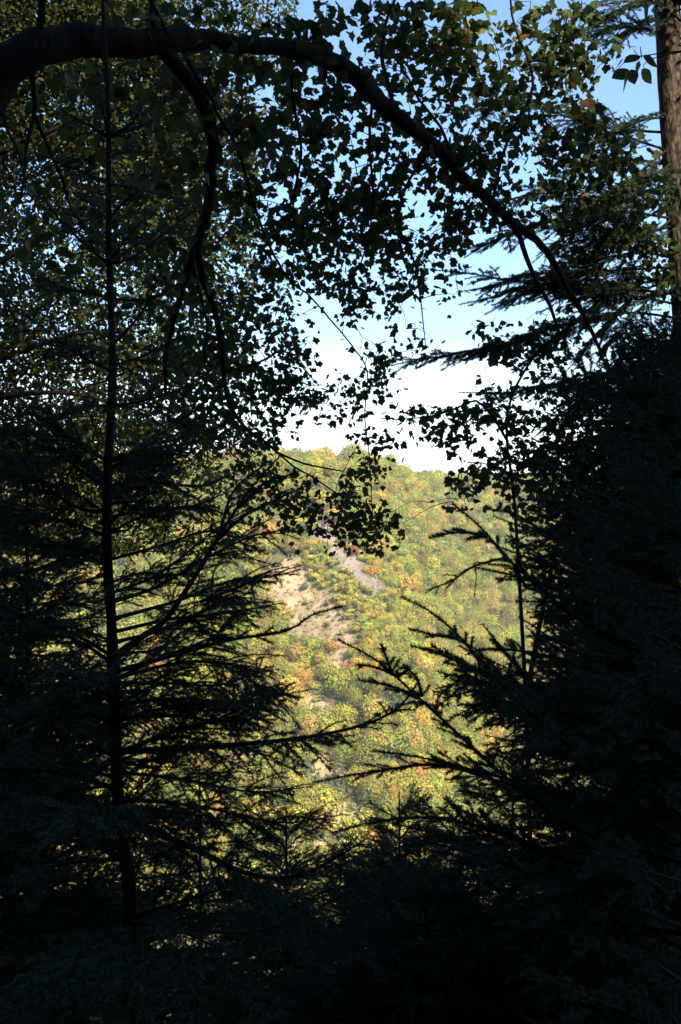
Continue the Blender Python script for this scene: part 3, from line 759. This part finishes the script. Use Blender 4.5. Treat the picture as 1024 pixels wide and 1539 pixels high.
# ---- the old maple: trunk just left of the picture, arching limb across the top
LIMB = [  # (pixel polyline with depth), radius start, radius end, name
 ([(-110, 330, 4.3), (-45, 190, 4.3), (0, 110, 4.35), (48, 74, 4.4), (120, 62, 4.5), (235, 60, 4.7), (310, 64, 4.9), (372, 68, 5.0), (440, 76, 5.2), (492, 90, 5.4), (530, 114, 5.5),
   (562, 145, 5.7), (606, 182, 5.9), (650, 220, 6.1), (700, 266, 6.3), (740, 303, 6.5), (770, 338, 6.7)], 0.125, 0.040, 'limb'),
 ([(760, 326, 6.65), (798, 356, 6.8), (828, 386, 6.95), (850, 428, 7.1), (874, 472, 7.2), (905, 525, 7.3)], 0.028, 0.012, 'limb'),
 ([(768, 336, 6.7), (785, 372, 6.75), (802, 412, 6.8), (822, 455, 6.9), (848, 508, 7.0)], 0.019, 0.009, 'limb'),
 ([(238, 66, 4.7), (264, 98, 4.75), (292, 134, 4.8), (312, 176, 4.85), (320, 220, 4.9), (318, 268, 5.0), (308, 318, 5.1), (297, 362, 5.2), (284, 402, 5.3), (268, 452, 5.5), (254, 510, 5.6), (246, 590, 5.8)], 0.036, 0.009, 'limb'),
 ([(296, 372, 5.2), (306, 420, 5.3), (322, 462, 5.5), (332, 510, 5.7), (336, 560, 5.9), (342, 600, 6.0), (366, 640, 6.1), (400, 664, 6.2), (418, 680, 6.25), (460, 697, 6.3), (516, 708, 6.4)], 0.020, 0.004, 'limb'),
 ([(416, 678, 6.25), (440, 700, 6.3), (462, 712, 6.3), (490, 730, 6.4), (522, 752, 6.5), (545, 770, 6.5)], 0.006, 0.003, 'limb'),
 ([(290, 398, 5.3), (300, 440, 5.4), (312, 490, 5.5), (308, 545, 5.6), (330, 590, 5.8)], 0.009, 0.004, 'limb'),
 ([(278, 76, 4.8), (300, 118, 4.8), (318, 150, 4.8), (336, 184, 4.85)], 0.012, 0.008, 'limb'),
 ([(336, 184, 4.85), (360, 230, 5.0), (380, 300, 5.3), (405, 370, 5.6), (440, 425, 6.0), (466, 445, 6.3), (495, 478, 6.5), (528, 518, 6.7), (552, 560, 6.8), (548, 620, 6.8), (556, 690, 6.8), (560, 770, 6.8)], 0.008, 0.003, 'limb'),
 ([(232, 60, 4.7), (231, 30, 4.7), (226, -30, 4.7)], 0.014, 0.010, 'limb'), ([(256, 62, 4.7), (244, 32, 4.65), (222, -10, 4.6), (215, -60, 4.6)], 0.010, 0.007, 'limb'),
 ([(56, 72, 4.4), (60, 30, 4.35), (64, -40, 4.3)], 0.018, 0.013, 'limb'),
 ([(46, 92, 4.4), (50, 140, 4.4), (50, 172, 4.4), (38, 225, 4.3), (32, 300, 4.2)], 0.012, 0.005, 'limb'),
 ([(50, 172, 4.4), (74, 225, 4.4), (94, 268, 4.4), (110, 318, 4.5), (150, 370, 4.6)], 0.009, 0.004, 'limb'),
 ([(0, 150, 4.35), (10, 190, 4.3), (24, 220, 4.3), (33, 250, 4.3)], 0.006, 0.004, 'limb'),
 ([(600, 178, 5.9), (580, 120, 5.9), (575, 60, 6.0), (600, -20, 6.1)], 0.014, 0.008, 'limb'),
 ([(690, 258, 6.2), (660, 190, 6.2), (628, 150, 6.3), (610, 110, 6.4)], 0.011, 0.006, 'limb'),
 ([(650, 222, 6.1), (610, 280, 6.2), (600, 340, 6.3), (625, 400, 6.4), (632, 450, 6.5), (640, 520, 6.5)], 0.010, 0.003, 'limb'),
 ([(560, 143, 5.7), (556, 220, 5.8), (560, 300, 6.0), (548, 380, 6.2), (520, 430, 6.3)], 0.009, 0.004, 'limb'),
 ([(440, 76, 5.2), (440, 150, 5.3), (452, 230, 5.5), (440, 320, 5.7), (470, 400, 5.9)], 0.009, 0.004, 'limb'),
 ([(740, 303, 6.5), (760, 220, 6.5), (800, 130, 6.5), (775, 40, 6.6), (768, 0, 6.6)], 0.012, 0.006, 'limb'),
 ([(336, 560, 5.9), (390, 545, 6.1), (430, 530, 6.3), (480, 580, 6.6)], 0.009, 0.003, 'limb'), ([(338, 575, 5.9), (300, 610, 5.9), (262, 640, 5.9)], 0.008, 0.003, 'limb'),
]
mf = gpt(-170, 4.25)
maple = empty('maple_tree', mf, 'old maple whose dark limb arches across the top and hangs lobed leaves', 'tree')
tb = MB()
tl = smooth_line([mf - [0, 0, .4], mf + [0.05, 0.02, 1.2], P(-130, 420, 4.3), P(-108, 326, 4.3), P(-150, 120, 4.25), P(-170, -300, 4.2), P(-150, -900, 4.1)], 0.15)
tb.tube(tl - mf, np.linspace(0.20, 0.09, len(tl)), 14, rough=0.03)
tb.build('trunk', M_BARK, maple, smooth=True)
sk = Skeleton()
for pts, r0, r1, name in LIMB:
    line = smooth_line([P(*q) for q in pts], 0.05)
    line += np.stack([rng.normal(size=len(line)) for _ in range(3)], 1) * min(0.004, r1 * .35)
    rad = np.linspace(r0, r1, len(line))
    if r0 > 0.1: rad = np.interp(np.linspace(0, 1, len(line)), [0, .14, .22, .30, .5, .75, 1], [.105, .092, .070, .056, .046, .039, .030]) * (1 + 0.09 * np.interp(np.arange(len(line)), np.arange(0, len(line) + 6, 6), rng.normal(size=len(np.arange(0, len(line) + 6, 6)))))
    wob = rng.normal(size=(len(line) // 5 + 2, 3)) * min(0.012, r1 * .6); line = line + np.stack([np.interp(np.arange(len(line)), np.arange(len(wob)) * 5, wob[:, q_]) for q_ in range(3)], 1)
    b = MB(); b.tube(line - mf, rad, 12 if r0 > .02 else 7, rough=0.035)
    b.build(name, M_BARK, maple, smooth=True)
    sk.add(line[3:])
limb_px = np.array([q for L_ in LIMB for q in L_[0]])
def depth_maple(u, v):
    i = np.argsort((limb_px[:, 0] - u) ** 2 + (limb_px[:, 1] - v) ** 2)[:3]
    return float(limb_px[i, 2].mean()) + max(0, v - 420) / 400 * 0.7

MAP = [
 "22123444566000037688783275370000",
 "11112333662357473688564376862000",
 "00122345257767732477887687864300",
 "00233334336657673686888566862000",
 "23333455644445574885866735642000",
 "33333455854657688864357666364100",
 "33334455677688678878788547885310",
 "34444445665863555577688567876523",
 "33333445776766547466785545443322",
 "33333345776447877877788644444433",
 "33333345766678867886686544433333",
 "23333345664265576588872101222333",
 "22333345651178754587340001122333",
 "12223345665242467775120112222333",
 "11222234756664114532310022222222",
 "11222234766776302015103523333333",
 "11123334766467403536104746444444",
 "01123334546788523610001145555555",
 "01123334467776746531003635666666",
 "00122334676664245535677756777777",
 "00011222677642002444353656778888",
 "00000011132520001320014668888888",
 "00000000002565204510046666677777",
 "00000000002455325610123344555555",
 "00000000000234338840000012233333",
 "00000000000001024520000000111111",
]
MAP = [r if not 10 <= i <= 14 else r[:22] + ''.join(str(max(0, int(ch) - 2)) for ch in r[22:26]) + r[26:] for i, r in enumerate(MAP)]
MAP = [r if not 7 <= i <= 13 else r[:26] + ''.join(str(min(8, int(ch) + 3)) for ch in r[26:]) for i, r in enumerate(MAP)]
assert all(len(r) == 32 for r in MAP), [len(r) for r in MAP]
is_right = lambda u, v: (v > 440 and u > 700) or (v > 590 and u > 585) or (v > 330 and u > 780)
crown = MB(); twigs = crown
def sunlit_tone(u, v):
    w = (np.exp(-((u - 740) / 95) ** 2 - ((v - 45) / 75) ** 2) * rng.uniform(0.2, 1.2, u.shape))[:, None]      # sunlit look painted into the leaf colour: brighter and yellower here
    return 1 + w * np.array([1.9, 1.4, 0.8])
nl = leaf_map(MAP, 32, 0, 0, depth_maple, sk, crown, twigs, 0.065, 0.32, 13, GREEN, [6, 4, .8, 0.2], MAPLE, 0.35, gain=1.85, shrink=lambda v: float(np.interp(v, [0, 180, 480], [1.0, 0.95, 0.66])), tone=sunlit_tone, sel=lambda u, v: not is_right(u, v))
print('maple leaves', nl)
# unseen leaves added above the frame and over the lookout for shade
ov = []
for _ in range(3800):
    y_ = rng.uniform(-5.5, 13.0)
    zb = max(3.3, 1.6 + 0.475 * y_ + 0.35)
    ov.append(np.array([rng.uniform(-5.0, 6.5), y_, zb + 2.2 * rng.random() ** 1.4]))
ov = np.array(ov)
sd_ = np.array(sdir)
for (u_, v_, d_, r_) in [(1002, 80, 8, .10), (1006, 225, 8, .16), (775, 55, 6.6, .40), (690, 90, 6.5, .25), (640, 70, 6.4, .25), (950, 150, 3.6, .25), (820, 40, 6.8, .25), (12, 16, 13.5, .1)]:  # gaps cut in the added leaves so sun reaches chosen spots
    a = P(u_, v_, d_); w = ov - a
    ov = ov[np.linalg.norm(w - (w @ sd_)[:, None] * sd_, axis=1) > r_ + .15]
pos = np.repeat(ov, 9, 0) + rng.normal(size=(len(ov) * 9, 3)) * 0.16
pos = pos[(pos[:, 1] < 0.2) | (proj(pos)[1] < -60)]
blades(crown, pos, rng.normal(size=(len(pos), 3)) * .5 + [0, 0, -.7], 0.09 * rng.uniform(.7, 1.2, len(pos)), leaf_cols(len(pos), GREEN, [6, 4, 1, .3]), MAPLE)
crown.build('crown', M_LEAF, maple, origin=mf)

# ---- slender young tree on the right with small lobed leaves
D7 = 7.4
rf = gpt(800, D7)
sap = empty('young_maple', rf, 'slender young maple on the right with small leaves against the white sky', 'tree')
SK2 = [([(800, 1500, D7), (792, 1100, D7), (780, 860, D7), (772, 740, D7), (762, 660, D7), (768, 600, D7), (800, 540, D7), (840, 500, D7)], .028, .008),
       ([(764, 665, D7), (740, 625, D7), (715, 602, D7), (690, 612, D7), (650, 625, D7), (600, 630, D7), (568, 628, D7)], .010, .003),
       ([(790, 1050, D7), (830, 850, D7), (870, 700, D7), (900, 600, D7 + .2), (940, 520, D7 + .2)], .018, .005),
       ([(772, 740, D7), (740, 700, D7), (705, 695, D7)], .007, .003), ([(850, 780, D7), (900, 720, D7), (960, 660, D7)], .010, .004)]
tb = MB(); ln0 = smooth_line([rf - [0, 0, .3]] + [P(*q) for q in SK2[0][0]], 0.08)
tb.tube(ln0 - rf, np.linspace(.03, .007, len(ln0)), 8, rough=.04); tb.build('trunk', M_BARK, sap, smooth=True)
sk2 = Skeleton(); sk2.add(ln0[len(ln0) // 2:])
for pts, r0, r1 in SK2[1:]:
    l_ = smooth_line([P(*q) for q in pts], 0.06); sk2.add(l_)
    b = MB(); b.tube(l_ - rf, np.linspace(r0, r1, len(l_)), 6, rough=.04); b.build('limb', M_BARK, sap, smooth=True)
cr2 = MB(); tw2 = cr2
nl = leaf_map(MAP, 32, 0, 0, lambda u, v: D7 + (u - 700) / 320 * 0.3, sk2, cr2, tw2, 0.055, 0.32, 9, GREEN, [7, 3, .6, .25], MAPLE, 0.4, sel=is_right, gain=2.1, twig_r=0.003)
cr2.build('crown', M_LEAF, sap, origin=rf)
print('young maple leaves', nl)

# ---- leafy tree farther back on the left: fine olive foliage
D14 = 13.5
LMAP = ["898875530", "999996530", "999998630", "898998630", "888998620", "778898610", "777788510", "777666510", "887765410", "888887510", "777764200", "999886310", "888876310", "777654200"]
bf = gpt(-40, D14)
back = empty('leafy_tree', bf, 'tree farther back on the left with fine olive foliage behind the young spruce', 'tree')
tb = MB(); l_ = smooth_line([bf - [0, 0, .5], P(-40, 900, D14), P(-48, 500, D14), P(-60, 200, D14), P(-80, -200, D14)], 0.3)
tb.tube(l_ - bf, np.linspace(.15, .06, len(l_)), 9, rough=.04); tb.build('trunk', M_BARK, back, smooth=True)
sk3 = Skeleton(); sk3.add(l_[len(l_) // 3:])
for (a, b_, c_) in [((-50, 560), (120, 500), (220, 520)), ((-50, 420), (130, 330), (260, 330)), ((-50, 250), (120, 180), (260, 140)), ((-50, 120), (100, 60), (220, 10)), ((-50, 600), (90, 590), (190, 610)), ((-50, 480), (-20, 420), (-80, 400))]:
    q = smooth_line([P(*a, D14), P(*b_, D14 - .3), P(*c_, D14 - .6)], .15); sk3.add(q)
    b = MB(); b.tube(q - bf, np.linspace(.045, .008, len(q)), 6, rough=.04); b.build('limb', M_BARK, back, smooth=True)
cr3 = MB(); tw3 = cr3
nl = leaf_map(LMAP, 64, -64, -64, lambda u, v: D14, sk3, cr3, tw3, 0.075, 0.30, 22, [(0.055, 0.075, 0.02), (0.085, 0.085, 0.02), (0.13, 0.095, 0.025), (0.16, 0.08, 0.03), (0.035, 0.055, 0.02)], [6, 3, .6, .2, 4], OVAL, 0.9, twig_r=0.006, gain=4.6)
cr3.build('crown', M_LEAF_BACK, back, origin=bf)
print('back leaves', nl)

# ---- conifer with the brown trunk at the right edge
DT = 8.0
cf = gpt(1075, DT)
con = empty('brown_conifer', cf, 'tall conifer with brown flaky trunk at the right edge and feathery drooping boughs', 'tree')
tb = MB()
l_ = smooth_line([cf - [0, 0, .5], P(1068, 1200, DT), P(1052, 760, DT), P(1030, 430, DT), P(1014, 200, DT), P(1003, 0, DT), P(996, -160, DT), P(1042, -600, DT)], 0.10)
tb.tube(l_ - cf, np.linspace(.16, .075, len(l_)), 18, rough=.02); tb.build('trunk', M_BARK_BROWN, con, smooth=True)
k_h = dict(rad=0.009, twig=0.38, spacing=0.05, dens=720, ln=0.018, wid=0.0028, droop=0.16, flat=0.2, col=NEEDLE, bare_part=0.2)
def hb(*uv, d0=DT, d1=7.2): return rgt(*uv, d0=d0, d1=d1)
FH = [hb((1026, 440), (940, 436), (850, 432), (770, 422), (700, 410), (650, 406)), hb((1024, 400), (900, 408), (800, 412), (742, 430), (686, 439), d1=7.6),
      hb((1026, 420), (900, 428), (800, 430), (745, 445), (690, 458), d1=7.8), hb((1030, 460), (930, 440), (830, 425), (770, 452), (728, 473), d1=7.4),
      hb((1034, 480), (940, 470), (850, 488), (760, 515), (680, 532), (610, 545), (568, 553), d1=7.0), hb((1022, 330), (920, 318), (800, 338), (740, 364), (690, 378)),
      hb((1010, 200), (900, 190), (800, 160), (720, 165), (640, 172), d1=8.6), hb((1014, 230), (930, 200), (880, 170), (845, 158), d1=7.6), hb((1004, -10), (960, 0), (925, 18), (894, 32)),
      hb((1005, 25), (965, 35), (935, 57), d1=7.6), hb((1005, 60), (960, 40), (905, 50), (880, 62), d1=8.4), hb((1018, 280), (930, 290), (840, 280), (770, 300), (700, 330), d1=8.2),
      hb((1020, 300), (940, 340), (860, 350), (800, 395), d1=8.6), hb((1028, 430), (950, 420), (880, 470), (820, 520), (770, 560), d1=7.5), hb((1026, 420), (960, 440), (900, 500), (850, 560), d1=8.2),
      hb((1030, 455), (990, 440), (940, 490), (900, 540), d1=7.6), hb((1012, 175), (970, 180), (930, 195), (890, 215), d1=7.7), hb((1014, 215), (960, 260), (900, 300), (850, 320), d1=7.5),
      hb((1040, 560), (930, 560), (830, 580), (760, 590), (690, 590), d1=8.4), hb((1040, 540), (940, 560), (860, 610), (800, 660), d1=7.7), hb((1020, 300), (960, 320), (900, 380), (860, 420), d1=7.7),
      hb((1018, 270), (940, 300), (870, 300), (790, 330), d1=8.4), hb((1022, 340), (950, 350), (880, 360), (810, 380), d1=8.3), hb((1020, 320), (980, 350), (920, 360), (870, 350), d1=7.6), hb((1016, 250), (950, 240), (890, 250), (820, 235), d1=8.8),
      hb((1044, 620), (950, 640), (860, 670), (800, 720), d1=7.8), hb((1024, 390), (960, 380), (880, 390), (820, 380), d1=8.7), hb((1016, 240), (980, 270), (930, 330), d1=7.4)]
for pts in FH:
    bough([P(*q) - cf for q in pts], **k_h).build('bough', M_NEEDLE, con)

for i in range(64):                                     # unseen boughs added above the picture to shade the trunk
    zt = rng.uniform(3.6, 9.5); f_ = np.interp(zt, l_[:, 2], np.arange(len(l_))); b0 = l_[int(f_)]
    az = rng.uniform(-2.6, 0.9) if zt < 6.4 else rng.uniform(-3.1, 3.1)
    if zt < 6.4 and math.cos(az) < 0.15 and b0[1] + 1.8 * math.sin(az) > 0.3 and proj(b0 + 1.8 * np.array([math.cos(az), math.sin(az), 0]))[0] < W: continue
    hit = False
    for (u_, v_, r_) in ((1002, 80, .30), (1006, 225, .36), (770, 50, .3)):  # added boughs in the sun's path to these spots are left out
        a_ = P(u_, v_, DT if u_ > 900 else 6.6); w_ = b0 + np.linspace(0.05, 2.1, 12)[:, None] * np.array([math.cos(az), math.sin(az), .1]) - a_
        hit |= np.linalg.norm(w_ - (w_ @ sd_)[:, None] * sd_, axis=1).min() < r_
    if hit: continue
    o = bpy.data.objects.new('bough', GEN[i % 6]); o.parent = con
    o.location = b0 - cf; o.rotation_euler = (rng.normal() * .3, -rng.uniform(-0.1, 0.3), az); o.scale = (rng.uniform(1.5, 2.2),) * 3
    COL.objects.link(o)

# ---- beech spray with big oval leaves at the top right
DB = 3.6
bfoot = gpt(1160, DB)
be = empty('beech_sapling', bfoot, 'beech sapling reaching in at the top right with a few large oval leaves', 'tree')
tb = MB(); l_ = smooth_line([bfoot - [0, 0, .2], P(1150, 900, DB), P(1130, 400, DB), P(1090, 120, DB), P(1040, 40, DB)], .08)
tb.tube(l_ - bfoot, np.linspace(.02, .006, len(l_)), 7, rough=.03); tb.build('trunk', M_BARK, be, smooth=True)
b = MB()
for pts, r0 in (([(1040, 40), (1010, 20), (1042, 5), (960, -6)], .004), ([(1045, 50), (1020, 68), (1042, 74), (955, 86), (930, 102)], .004), ([(1042, 74), (975, 90), (968, 104)], .0025)):
    q = smooth_line([P(u_, v_, DB) for u_, v_ in pts], .03); b.tube(q - bfoot, np.linspace(r0, .0012, len(q)), 5)
b.build('limb', M_BARK, be, smooth=True)
lf = MB()
for (u_, v_, du, dv, col) in [(968, -8, -2, 40, (.05, .08, .02)), (982, 12, 2, 34, (.12, .13, .05)), (962, 70, 3, 20, (.04, .06, .02)), (962, 84, -24, 14, (.04, .065, .02)), (966, 84, 20, 20, (.045, .07, .02)),
                              (946, 104, -26, 14, (.045, .07, .02)), (946, 106, -8, 38, (.20, .22, .10)), (964, 104, 12, 24, (.15, .15, .06)), (948, 104, 6, 22, (.06, .09, .03))]:
    p0 = P(u_, v_, DB); d_ = P(u_ + du, v_ + dv, DB - .01) - p0
    blades(lf, p0[None], d_[None] + rng.normal(size=(1, 3)) * .004, np.array([np.linalg.norm(d_)]), np.array([col]), OVAL * [1.25, 1], .15)
lf.build('leaves', M_LEAF, be, origin=bfoot)

# ------------------------------------------------------------------ thin air haze over the whole valley
HAZE = 0.00026
if HAZE:
    hz = MB()
    x0, x1, y0, y1, z0, z1 = -905, 905, -405, 1405, float(GZ.min()) - 1, float(GZ.max()) + 3
    hv = [(x, y, z_) for x in (x0, x1) for y in (y0, y1) for z_ in (z0, z1)]
    hz.add(hv, [(0, 1, 3, 2), (4, 6, 7, 5), (0, 4, 5, 1), (2, 3, 7, 6), (0, 2, 6, 4), (1, 5, 7, 3)])
    mh = bpy.data.materials.new('haze'); mh.use_nodes = True
    th = mh.node_tree; th.nodes.clear()
    oh = th.nodes.new('ShaderNodeOutputMaterial'); ph = th.nodes.new('ShaderNodeVolumePrincipled')
    ph.inputs['Color'].default_value = (0.9, 0.93, 0.96, 1); ph.inputs['Density'].default_value = HAZE; ph.inputs['Anisotropy'].default_value = 0.2
    th.links.new(ph.outputs[0], oh.inputs['Volume'])
    tag(hz.build('haze', mh), 'thin pale haze filling the valley air', None, kind='stuff')
